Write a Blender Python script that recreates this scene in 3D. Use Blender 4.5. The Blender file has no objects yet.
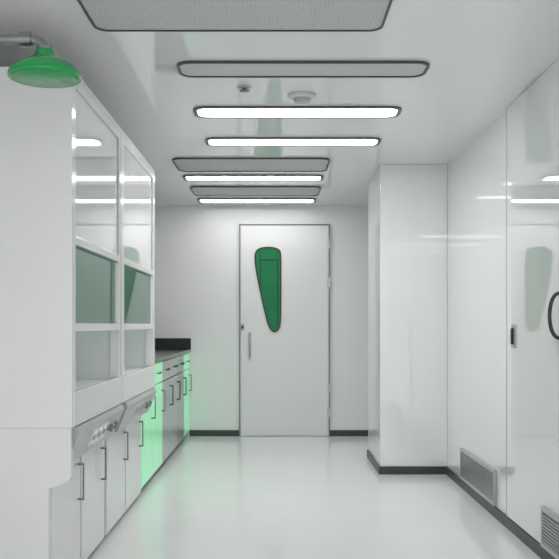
import bpy, bmesh, math
from mathutils import Vector
S=bpy.context.scene
try:
    S.view_settings.view_transform='Standard'
    S.view_settings.gamma=1.05
except Exception: pass
H=1.157; F=850.0; CEIL=2.402
XL=-1.75; XR=1.32; YB=-1.6; YF=8.854
# ---------------- materials
def mat(name,col,rough=0.5,metal=0.0,emit=None,es=0.0,noise=0.0,nscale=4.0,coat=0.0,bump=0.0,spec=0.5):
    m=bpy.data.materials.new(name); m.use_nodes=True
    nt=m.node_tree; b=nt.nodes['Principled BSDF']
    b.inputs['Base Color'].default_value=(*col,1); b.inputs['Roughness'].default_value=rough
    b.inputs['Metallic'].default_value=metal
    b.inputs['Specular IOR Level'].default_value=spec
    b.inputs['Coat Weight'].default_value=coat
    b.inputs['Coat Roughness'].default_value=.04
    if emit: 
        b.inputs['Emission Color'].default_value=(*emit,1); b.inputs['Emission Strength'].default_value=es
    tc=nt.nodes.new('ShaderNodeTexCoord')
    n=nt.nodes.new('ShaderNodeTexNoise'); n.inputs['Scale'].default_value=nscale; n.inputs['Detail'].default_value=4
    nt.links.new(tc.outputs['Object'],n.inputs['Vector'])
    r=nt.nodes.new('ShaderNodeValToRGB')
    r.color_ramp.elements[0].color=(*[c*(1-noise) for c in col],1)
    r.color_ramp.elements[1].color=(*[min(1,c*(1+noise*0.5)) for c in col],1)
    nt.links.new(n.outputs['Fac'],r.inputs['Fac']); nt.links.new(r.outputs['Color'],b.inputs['Base Color'])
    if bump>0:
        bp=nt.nodes.new('ShaderNodeBump'); bp.inputs['Strength'].default_value=bump; bp.inputs['Distance'].default_value=0.01
        nt.links.new(n.outputs['Fac'],bp.inputs['Height']); nt.links.new(bp.outputs['Normal'],b.inputs['Normal'])
    return m
M={}
M['wall']=mat('gloss_wall_panel',(.84,.845,.845),.02,noise=.02,nscale=1.5,bump=.004,spec=1.0,coat=.6)
M['farwall']=mat('satin_wall_panel',(.86,.865,.865),.25,noise=.04,nscale=2)
M['column']=mat('gloss_column_panel',(.85,.855,.855),.04,noise=.02,nscale=2,spec=1.0)
M['ceil']=mat('gloss_ceiling_panel',(.88,.885,.885),.03,noise=.02,nscale=1.5,bump=.004,spec=1.0)
M['floor']=mat('vinyl_floor',(.83,.84,.838),.13,noise=.04,nscale=3)
M['base']=mat('dark_vinyl_trim',(.035,.04,.042),.4,noise=.1)
M['white']=mat('white_enamel',(.80,.805,.805),.14,noise=.02)
M['whiteg']=mat('white_gloss_enamel',(.84,.85,.85),.04,noise=.02,coat=.6)
M['inner']=mat('liner_grey',(.62,.68,.65),.3,noise=.04)
M['panelgrey']=mat('control_grey',(.46,.47,.47),.35,noise=.04)
M['seam']=mat('seam_grey',(.24,.25,.25),.5)
M['softseam']=mat('sealant_grey',(.42,.43,.43),.5)
M['dark']=mat('black_plastic',(.02,.02,.022),.35)
M['steel']=mat('brushed_steel',(.48,.49,.49),.3,metal=.7,noise=.1,nscale=12)
M['pipe']=mat('galvanised_pipe',(.27,.28,.27),.22,metal=.85,noise=.25,nscale=20)
M['green']=mat('shower_green',(.0,.33,.07),.2,noise=.1,coat=.2)
M['greenglow']=mat('green_glow_door',(.40,.86,.55),.2,noise=.05,emit=(.2,.9,.4),es=.24)  # green light falling on the cabinets, painted as door colour plus emission
M['cabgrey']=mat('grey_cabinet',(.42,.44,.43),.22,noise=.05)
M['count']=mat('black_epoxy_counter',(.03,.033,.034),.2,noise=.2,nscale=30)
M['light']=mat('diffuser_lit',(.9,.9,.9),.4,emit=(1,1,.99),es=14)
M['lightfar']=mat('diffuser_lit_low',(.9,.9,.9),.4,emit=(1,1,.99),es=6.5)
M['lightlow']=mat('diffuser_dim',(.60,.60,.60),.4,noise=.05)
M['rim']=mat('fixture_rim',(.12,.12,.12),.4)
M['rimd']=mat('fixture_rim_dark',(.05,.05,.05),.4)
M['paneG']=mat('green_glow_pane',(.01,.17,.065),.2,noise=.5,nscale=3,emit=(.005,.22,.07),es=.2,spec=.15)  # green glow put into the pane by emission, no lit room modelled behind
M['paneD']=mat('green_pane_dark',(.01,.09,.04),.2,noise=.3,nscale=3,spec=.15)
def perf():
    m=mat('perforated_panel',(.40,.41,.41),.5)
    nt=m.node_tree; b=nt.nodes['Principled BSDF']
    v=nt.nodes.new('ShaderNodeTexVoronoi'); v.inputs['Scale'].default_value=60; v.inputs['Randomness'].default_value=0.1
    tc=[n for n in nt.nodes if n.type=='TEX_COORD'][0]
    nt.links.new(tc.outputs['Object'],v.inputs['Vector'])
    r=nt.nodes.new('ShaderNodeValToRGB'); r.color_ramp.elements[0].position=.25; r.color_ramp.elements[0].color=(.18,.18,.18,1)
    r.color_ramp.elements[1].position=.42; r.color_ramp.elements[1].color=(.56,.57,.57,1)
    nt.links.new(v.outputs['Distance'],r.inputs['Fac']); nt.links.new(r.outputs['Color'],b.inputs['Base Color'])
    return m
M['perf']=perf()
def glass():
    m=bpy.data.materials.new('sash_glass'); m.use_nodes=True; nt=m.node_tree; nt.nodes.clear()
    o=nt.nodes.new('ShaderNodeOutputMaterial'); t=nt.nodes.new('ShaderNodeBsdfTransparent'); t.inputs[0].default_value=(.28,.46,.37,1)
    g=nt.nodes.new('ShaderNodeBsdfGlossy'); g.inputs['Roughness'].default_value=.03; g.inputs[0].default_value=(.8,.9,.85,1)
    f=nt.nodes.new('ShaderNodeFresnel'); f.inputs[0].default_value=1.45; mx=nt.nodes.new('ShaderNodeMixShader')
    nt.links.new(f.outputs[0],mx.inputs[0]); nt.links.new(t.outputs[0],mx.inputs[1]); nt.links.new(g.outputs[0],mx.inputs[2]); nt.links.new(mx.outputs[0],o.inputs[0])
    return m
M['glass']=glass()
# ---------------- helpers
def empty(name,loc=(0,0,0)):
    e=bpy.data.objects.new(name,None); e.location=loc; e.empty_display_size=.1; S.collection.objects.link(e); return e
def finish(bm,name,m,parent=None,smooth=False,recalc=True):
    if recalc: bmesh.ops.recalc_face_normals(bm,faces=bm.faces)
    me=bpy.data.meshes.new(name); bm.to_mesh(me); bm.free()
    ob=bpy.data.objects.new(name,me); S.collection.objects.link(ob); me.materials.append(M[m])
    if smooth:
        for p in me.polygons: p.use_smooth=True
    if parent:
        ob.parent=parent
        ob.location=-Vector(parent.location)
    return ob
def addbox(bm,x0,x1,y0,y1,z0,z1,bev=0):
    b2=bmesh.new()
    bmesh.ops.create_cube(b2,size=1)
    for v in b2.verts:
        v.co=Vector(((x0+x1)/2+v.co.x*(x1-x0),(y0+y1)/2+v.co.y*(y1-y0),(z0+z1)/2+v.co.z*(z1-z0)))
    if bev: bmesh.ops.bevel(b2,geom=b2.edges[:],offset=bev,segments=2,affect='EDGES',profile=.5)
    me=bpy.data.meshes.new('t'); b2.to_mesh(me); b2.free(); bm.from_mesh(me); bpy.data.meshes.remove(me)
def box(name,x0,x1,y0,y1,z0,z1,m,parent=None,bev=0):
    bm=bmesh.new(); addbox(bm,x0,x1,y0,y1,z0,z1,bev); return finish(bm,name,m,parent)
def boxes(name,lst,m,parent=None,bev=0):
    bm=bmesh.new()
    for l in lst: addbox(bm,*l,bev)
    return finish(bm,name,m,parent)
def prism(name,pts,axis,a,b,m,parent=None):
    bm=bmesh.new()
    def mk(p,t):
        if axis=='x': return (t,p[0],p[1])
        if axis=='y': return (p[0],t,p[1])
        return (p[0],p[1],t)
    A=[bm.verts.new(mk(p,a)) for p in pts]; B=[bm.verts.new(mk(p,b)) for p in pts]
    bm.faces.new(A); bm.faces.new(B[::-1]); n=len(pts)
    for i in range(n): bm.faces.new((A[i],A[(i+1)%n],B[(i+1)%n],B[i]))
    return finish(bm,name,m,parent)
def ring(name,outer,inner,axis,a,b,m,parent=None):
    bm=bmesh.new(); n=len(outer)
    def mk(p,t):
        if axis=='x': return (t,p[0],p[1])
        if axis=='y': return (p[0],t,p[1])
        return (p[0],p[1],t)
    V=[[bm.verts.new(mk(p,t)) for p in L] for L in (outer,inner) for t in (a,b)]
    oa,ob_,ia,ib=V
    for i in range(n):
        j=(i+1)%n
        bm.faces.new((oa[i],oa[j],ob_[j],ob_[i])); bm.faces.new((ia[i],ib[i],ib[j],ia[j]))
        bm.faces.new((oa[i],ia[i],ia[j],oa[j])); bm.faces.new((ob_[i],ob_[j],ib[j],ib[i]))
    return finish(bm,name,m,parent)
def rrect(x0,x1,y0,y1,r,n=8):
    P=[]
    for cx,cy,a0 in ((x1-r,y1-r,0),(x0+r,y1-r,90),(x0+r,y0+r,180),(x1-r,y0+r,270)):
        for i in range(n+1):
            a=math.radians(a0+90*i/n); P.append((cx+r*math.cos(a),cy+r*math.sin(a)))
    return P
def tube(name,pts,r,m,parent=None,cyc=False):
    cu=bpy.data.curves.new(name,'CURVE'); cu.dimensions='3D'; cu.bevel_depth=r; cu.bevel_resolution=6; cu.use_fill_caps=True
    sp=cu.splines.new('POLY'); sp.points.add(len(pts)-1)
    for p,q in zip(sp.points,pts): p.co=(*q,1)
    sp.use_cyclic_u=cyc
    tmp=bpy.data.objects.new(name,cu); S.collection.objects.link(tmp)
    dg=bpy.context.evaluated_depsgraph_get(); me=bpy.data.meshes.new_from_object(tmp.evaluated_get(dg))
    bpy.data.objects.remove(tmp); 
    ob=bpy.data.objects.new(name,me); S.collection.objects.link(ob); me.materials.clear(); me.materials.append(M[m])
    for p in me.polygons: p.use_smooth=True
    if parent: ob.parent=parent; ob.location=-Vector(parent.location)
    return ob
def lathe(name,prof,c,m,parent=None,n=48):
    bm=bmesh.new(); R=[]
    for r,z in prof:
        R.append([bm.verts.new((c[0]+r*math.cos(2*math.pi*i/n),c[1]+r*math.sin(2*math.pi*i/n),c[2]+z)) for i in range(n)])
    for a,b in zip(R,R[1:]):
        for i in range(n): bm.faces.new((a[i],a[(i+1)%n],b[(i+1)%n],b[i]))
    bm.faces.new(R[0]); bm.faces.new(R[-1][::-1])
    return finish(bm,name,m,parent,True)
# ---------------- shell (back wall left out so added world fill light enters)
box('floor',XL-.1,XR+.1,YB,YF+.1,-.1,0,'floor')
box('ceiling',XL-.1,XR+.1,YB,YF+.1,CEIL,CEIL+.1,'ceil')
box('wall_left',XL-.1,XL,YB,YF,0,CEIL,'wall')
box('wall_right',XR,XR+.1,YB,YF,0,CEIL,'wall')
box('wall_far',XL-.1,XR+.1,YF,YF+.1,0,CEIL,'farwall')
cy0=F/129; cy1=F/114; cx=.80
box('wall_column',cx,XR,cy0,cy1,0,CEIL,'column',bev=.004)
bh=.062
boxes('baseboard_far',[(-.91,-.395,YF-.012,YF,0,bh),(.552,XR,YF-.012,YF,0,bh)],'base')
boxes('baseboard_column',[(cx-.012,XR,cy0-.012,cy0,0,bh),(cx-.012,cx,cy0,cy1+.012,0,bh)],'base')
boxes('baseboard_right',[(XR-.012,XR,YB,cy0-.012,0,bh)],'base')
# ---------------- ceiling fixtures
def fixture(name,x0,x1,y0,y1,m,r=.05,rim=.014,rm='rimd'):
    y0,y1=min(y0,y1),max(y0,y1)
    e=empty(name,((x0+x1)/2,(y0+y1)/2,CEIL))
    r=min(r,(y1-y0)*.46)
    o=rrect(x0,x1,y0,y1,r); i=rrect(x0+rim,x1-rim,y0+rim,y1-rim,max(.005,r-rim))
    ring('rim',o,i,'z',CEIL-.012,CEIL,rm,e)
    prism('diffuser',i,'z',CEIL-.007,CEIL,m,e)
def Y(y): return F*(CEIL-H)/(325-y)
fixture('ceiling_perforated_panel',-.76,.44,Y(29)-.62,Y(29),'perf',.06,.010)
fixture('ceiling_fill_light',-.48,.73,Y(75.5),Y(60.5),'lightlow',.07,.014)
fixture('ceiling_fill_light',-.485,.72,Y(116.5),Y(105.8),'light',.08,.024,'rim')
fixture('ceiling_fill_light',-.485,.70,Y(145),Y(137),'light',.08,.024,'rim')
fixture('ceiling_perforated_panel',-.79,.40,Y(170.5),Y(157.5),'perf',.08,.012)
fixture('ceiling_fill_light',-.79,.39,Y(180),Y(174.5),'light',.08,.026,'rim')
fixture('ceiling_perforated_panel',-.79,.40,Y(195),Y(186),'perf',.08,.012)
fixture('ceiling_fill_light',-.79,.39,Y(202.3),Y(198),'lightfar',.08,.026,'rim')
for y in (-1.2,0,1.2): fixture('ceiling_fill_light',-.485,.70,y,y+.25,'light',.08,.016,'rim')  # unseen fixtures added behind the camera as front fill light
e=empty('smoke_detector',(.135,4.6,CEIL))
lathe('base_disc',[(.078,0),(.078,-.012),(.066,-.02),(.05,-.022)],(.135,4.6,CEIL),'inner',e)
lathe('sensor_cap',[(.05,-.02),(.05,-.026),(.048,-.034),(.036,-.045),(.01,-.05)],(.135,4.6,CEIL),'panelgrey',e)
e=empty('sprinkler_head',(-.17,4.45,CEIL))
lathe('flange',[(.04,0),(.04,-.004),(.02,-.008)],(-.17,4.45,CEIL),'steel',e)
lathe('body',[(.012,-.006),(.012,-.014),(.006,-.016),(.006,-.018),(.026,-.019),(.026,-.022)],(-.17,4.45,CEIL),'seam',e)
# ---------------- far door
e=empty('door_1',(.08,YF,0))
dx0,dx1,dz=-.385,.542,2.198
boxes('frame',[(dx0-.008,dx0,YF-.03,YF,0,dz+.008),(dx1,dx1+.008,YF-.03,YF,0,dz+.008),(dx0,dx1,YF-.03,YF,dz,dz+.008)],'seam',e)
def P(px,py): return ((px-277)/96,H+(325-py)/96)
raw=[(259,248.5),(266,247),(274,247.5),(279.5,250),(281.3,256),(281.5,275),(281.5,300),(281,322),(279,329.5),(275,332.5),(271,330.5),(267.5,324),(263.5,308),(259.5,290),(256,272),(254.5,259),(255.5,252)]
def smoothclosed(pts,k=4):
    out=[]; n=len(pts)
    for i in range(n):
        p0,p1,p2,p3=[Vector(pts[(i+j-1)%n]) for j in range(4)]
        for s in range(k):
            t=s/k; out.append(tuple(.5*((2*p1)+(-p0+p2)*t+(2*p0-5*p1+4*p2-p3)*t*t+(-p0+3*p1-3*p2+p3)*t**3)))
    return out
W=smoothclosed([P(*p) for p in raw])
c=Vector((sum(p[0] for p in W)/len(W),sum(p[1] for p in W)/len(W)))
def inset(W,d):
    n=len(W);out=[]
    for i in range(n):
        t=(Vector(W[(i+1)%n])-Vector(W[i-1])).normalized(); nrm=Vector((-t.y,t.x))
        if nrm.dot(c-Vector(W[i]))<0: nrm=-nrm
        out.append(tuple(Vector(W[i])+nrm*d))
    return out
Wi=inset(W,.016)
box('leaf',dx0+.006,dx1-.006,YF-.022,YF,.006,dz-.006,'white',e,.003)
ring('window_gasket',W,Wi,'y',YF-.034,YF-.0221,'dark',e)
prism('window_pane',Wi,'y',YF-.026,YF-.0221,'paneG',e)
boxes('window_reveal',[(P(260,0)[0],P(261,0)[0],YF-.0275,YF-.0262,P(0,290)[1],P(0,252)[1]),(P(260,0)[0],P(278,0)[0],YF-.0275,YF-.0262,P(0,261)[1],P(0,259.5)[1]),(P(277,0)[0],P(278,0)[0],YF-.0275,YF-.0262,P(0,325)[1],P(0,261)[1])],'paneD',e)
hx=P(250,0)[0]
tube('pull_handle',[(hx,YF-.022,.83),(hx,YF-.06,.83),(hx,YF-.065,.85),(hx,YF-.065,1.05),(hx,YF-.06,1.07),(hx,YF-.022,1.07)],.012,'steel',e)
box('lock_plate',P(240.5,0)[0],P(244.5,0)[0],YF-.032,YF-.022,1.10,1.17,'panelgrey',e,.003)
box('lock_cylinder',P(241.5,0)[0],P(243.5,0)[0],YF-.036,YF-.032,1.12,1.15,'dark',e)
boxes('hinges',[(dx1-.012,dx1+.014,YF-.042,YF-.030,z,z+.10) for z in (1.95,1.55,.45,.2)],'steel',e,.003)
# ---------------- grille parts
def grille(y0,y1,z0,z1,parent=None,off=0):
    e=parent or empty('air_return_grille',(XR,(y0+y1)/2,z0))
    x=XR-off
    ring('grille_frame',[(y0,z0),(y1,z0),(y1,z1),(y0,z1)],[(y0+.02,z0+.02),(y1-.02,z0+.02),(y1-.02,z1-.02),(y0+.02,z1-.02)],'x',x-.02,x-.001,'panelgrey',e)
    box('grille_backing',x-.010,x-.001,y0+.02,y1-.02,z0+.02,z1-.02,'seam',e)
    l=[];n=int((z1-z0-.04)/.016)
    for i in range(n):
        z=z0+.024+i*.016; l.append((x-.018,x-.010,y0+.02,y1-.02,z,z+.007))
    boxes('louvres',l,'steel',e)
grille(5.1,6.05,.07,.285)
# ---------------- right wall door
e=empty('door_2',(XR,4.2,0))
a0,a1,b0=3.2,4.86,2.41
boxes('frame_gap',[(XR-.009,XR,a1-.007,a1,bh,CEIL)],'softseam',e)
box('leaf',XR-.008,XR,a0+.008,a1-.008,bh+.005,CEIL-.003,'wall',e,.002)
box('lock_plate',XR-.016,XR-.008,4.66,4.74,1.03,1.16,'steel',e,.003)
box('lock_grip',XR-.028,XR-.016,4.69,4.71,1.05,1.14,'dark',e,.003)
pts=[]
for i in range(17):
    a=math.pi*i/16; pts.append((XR-.008-.052*math.sin(a)**.8,3.93,1.2+.105*math.cos(a)))
tube('pull_handle',pts,.009,'dark',e)
grille(3.35,4.17,.075,.27,e,.008)
# ---------------- fume hoods
M['hoodfill']=mat('hood_fill_emitter',(.9,.9,.9),.4,emit=(.93,1,.96),es=6)  # unseen emitter added to lighten the hood interior
def hood(y0,y1,nearend):
    e=empty('fume_hood',(-1.2,(y0+y1)/2,0))
    X=-.82; XB=-1.72; T=2.19; t=.03
    y1=y1-.004
    prof2=[(XB,.745),(X,.745),(X,T),(XB,T)]
    if nearend:
        prism('end_panel_upper',prof2,'y',y0,y0+t,'white',e)
        prism('end_panel_lower',[(XB,0),(-.915,0),(-.915,.50),(X-.015,.53),(X-.005,.55),(X-.005,.7435),(XB,.7435)],'y',y0+.001,y0+t,'white',e)
    else: prism('end_panel',prof2,'y',y0,y0+t,'white',e)
    prism('far_end_panel',prof2,'y',y1-t,y1,'white',e)
    yi0,yi1=y0+t,y1-t
    box('back_liner',XB,-1.62,yi0,yi1,.745,T,'inner',e)
    box('top',-1.62,X,yi0,yi1,T-.02,T,'white',e)
    box('work_surface',-1.62,X-.02,yi0,yi1,.84,.87,'inner',e)
    box('front_sill',X-.02,X+.004,yi0,yi1,.745,.885,'white',e,.004)
    boxes('front_posts',[(X-.05,X,yi0,yi0+.035,.885,T-.02),(X-.05,X,yi1-.035,yi1,.885,T-.02)],'white',e,.003)
    p0,p1=yi0+.035,yi1-.035
    box('upper_fascia',X-.03,X-.012,p0,p1,1.52,T-.06,'whiteg',e,.003)
    boxes('fascia_frame',[(X-.03,X,p0,p1,T-.06,T-.02),(X-.03,X,p0,p1,1.485,1.52)],'white',e,.003)
    boxes('fascia_gap',[(X-.012,X-.0105,p0+.004,p0+.010,1.53,T-.07),(X-.012,X-.0105,p1-.010,p1-.004,1.53,T-.07)],'seam',e)
    boxes('post_seam',[(X-.001,X+.0008,yi1-.008,yi1+.002,.885,T-.02)],'seam',e)
    bm=bmesh.new(); bm.faces.new([bm.verts.new(q) for q in ((X-.02,p0,1.165),(X-.02,p1,1.165),(X-.02,p1,1.485),(X-.02,p0,1.485))]); finish(bm,'sash_glass','glass',e,recalc=False)
    boxes('sash_frame',[(X-.032,X-.004,p0,p1,1.13,1.165),(X-.032,X-.008,p0,p0+.02,1.165,1.485),(X-.032,X-.008,p1-.02,p1,1.165,1.485)],'white',e,.003)
    box('sash_gasket',X-.012,X-.006,p0,p1,1.481,1.485,'seam',e)
    boxes('baffle_slots',[(-1.62,-1.615,yi0+.05,yi1-.05,z,z+.02) for z in (.95,1.35,1.75)],'seam',e)
    box('service_column',-1.62,-1.5,yi1-.12,yi1-.02,.87,1.6,'cabgrey',e,.004)
    box('hood_fill',-1.3,-1.15,yi0+.15,yi1-.15,T-.04,T-.02,'hoodfill',e)
    c0,c1=y0+.05,y1-.05
    prism('control_panel',[(X-.05,.742),(X+.012,.742),(X+.02,.72),(X-.035,.585),(X-.05,.585)],'y',c0,c1,'panelgrey',e)
    d=Vector((-.055,0,-.135)).normalized(); nrm=Vector((.135,0,-.055)).normalized()
    bm=bmesh.new(); bm2=bmesh.new()
    def pl(bm,yc,s,wy,hs,th):
        b=Vector((X+.02,yc,.72))+d*s
        vs=[]
        for k in (0,th):
            for (u,v) in ((-1,-1),(1,-1),(1,1),(-1,1)):
                vs.append(bm.verts.new(b+Vector((0,u*wy,0))+d*(v*hs)+nrm*k))
        for f in ((0,1,2,3),(4,5,6,7),(0,1,5,4),(1,2,6,5),(2,3,7,6),(3,0,4,7)): bm.faces.new([vs[i] for i in f])
    m0=(c0+c1)/2
    for yy in (-.14,-.03,.08): pl(bm,m0+yy,.07,.045,.04,.006)
    for yy in (-.14,-.03,.08):
        pl(bm2,m0+yy-.015,.07,.006,.012,.008); pl(bm2,m0+yy+.015,.07,.006,.012,.008)
    for yy in (.25,.36): pl(bm2,m0+yy,.07,.018,.018,.02)
    finish(bm,'sockets','white',e); finish(bm2,'socket_pins','seam',e)
    XF=-.93
    box('base_carcass',XB,XF,y0+t,y1,.03,.745,'white',e)
    box('base_plinth',XB,XF-.03,y0+t,y1,0,.03,'seam',e)
    ym=(y0+y1)/2
    bays=[(y0+t+.004,ym-.004),(ym+.004,y1-.004)]
    for i,(q0,q1) in enumerate(bays):
        box('base_door_%d'%(i+1),XF,-.91,q0+.012,q1-.012,.035,.60,'white',e,.004)
    boxes('door_gaps',[(XF,XF+.004,q-.012,q+.012,.03,.74) for q in (ym,y1-.013)],'dark',e)
    box('door_header',XF,-.912,y0+t,y1,.61,.66,'panelgrey',e)
    for i,q in enumerate([(ym-.06),(y1-.10)]):
        tube('door_handle_%d'%(i+1),[(-.91,q,.36),(-.885,q,.36),(-.885,q,.52),(-.91,q,.52)],.006,'seam',e)
hood(3.40,4.50,True)
hood(4.50,5.71,False)
# ---------------- lab counter
e=empty('lab_base_cabinet',(-1.3,7.3,0))
y0,y1=5.712,YF-.001
box('carcass',XL+.005,-.935,y0,y1,.05,.875,'cabgrey',e)
box('plinth',XL+.005,-.97,y0,y1,0,.05,'dark',e)
box('countertop',XL+.005,-.895,y0,y1,.875,.905,'count',e,.003)
boxes('backsplash',[(XL+.005,-.895,YF-.02,YF-.001,.905,1.02),(XL+.002,XL+.022,y0,YF-.02,.905,1.02)],'count',e,.002)
ys=[5.712,6.25,6.78,7.3,7.82,8.34,8.85]
cols=['greenglow','greenglow','cabgrey','cabgrey','steel','greenglow']
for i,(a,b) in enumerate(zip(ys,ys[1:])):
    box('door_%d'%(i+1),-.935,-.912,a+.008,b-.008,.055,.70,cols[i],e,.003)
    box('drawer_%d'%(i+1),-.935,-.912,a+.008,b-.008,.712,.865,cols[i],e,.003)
    hm='seam' if cols[i]=='greenglow' else 'dark'
    tube('handle_%d'%(i+1),[(-.912,b-.07,.48),(-.885,b-.07,.48),(-.885,b-.07,.64),(-.912,b-.07,.64)],.007,hm,e)
    ym=(a+b)/2
    tube('drawer_pull_%d'%(i+1),[(-.912,ym-.07,.79),(-.885,ym-.07,.79),(-.885,ym+.07,.79),(-.912,ym+.07,.79)],.006,hm,e)
# ---------------- emergency shower
sx,sy,sz=-.80,2.93,1.157+.85
e=empty('emergency_shower',(sx,sy,sz))
lathe('shower_head',[(.112,.004),(.116,0),(.122,.0),(.124,.006),(.120,.020),(.102,.040),(.074,.056),(.048,.070),(.034,.084),(.030,.096),(.029,.098)],(sx,sy,sz),'green',e)
lathe('spray_plate',[(.02,-.004),(.108,-.001),(.112,.006)],(sx,sy,sz),'green',e)
pz=sz+.134
pp=[(XL,sy,pz),(sx-.05,sy,pz)]
for i in range(1,9):
    a=math.pi/2*i/8; pp.append((sx-.05+.05*math.sin(a),sy,pz-.05+.05*math.cos(a)))
pp.append((sx,sy,sz+.068))
tube('supply_pipe',pp,.019,'pipe',e)
tube('coupling_collar',[(sx-.085,sy,pz),(sx-.045,sy,pz)],.026,'pipe',e)
tube('elbow_collar',[(sx,sy,pz-.058),(sx,sy,pz-.026)],.026,'pipe',e)
tube('union_collar',[(sx-.20,sy,pz),(sx-.16,sy,pz)],.025,'pipe',e)
tube('wall_flange',[(XL,sy,pz),(XL+.012,sy,pz)],.045,'pipe',e)
# ---------------- world & camera
w=bpy.data.worlds.new('World'); S.world=w; w.use_nodes=True
w.node_tree.nodes['Background'].inputs[0].default_value=(.98,1,1,1); w.node_tree.nodes['Background'].inputs[1].default_value=1.5
cam=bpy.data.cameras.new('camera'); co=bpy.data.objects.new('camera',cam); S.collection.objects.link(co)
co.location=(0,0,H); co.rotation_euler=(math.pi/2,0,0)
cam.sensor_width=36; cam.lens=F/559*36; cam.shift_x=2.5/559; cam.shift_y=45.5/559; cam.clip_start=.05
S.camera=co
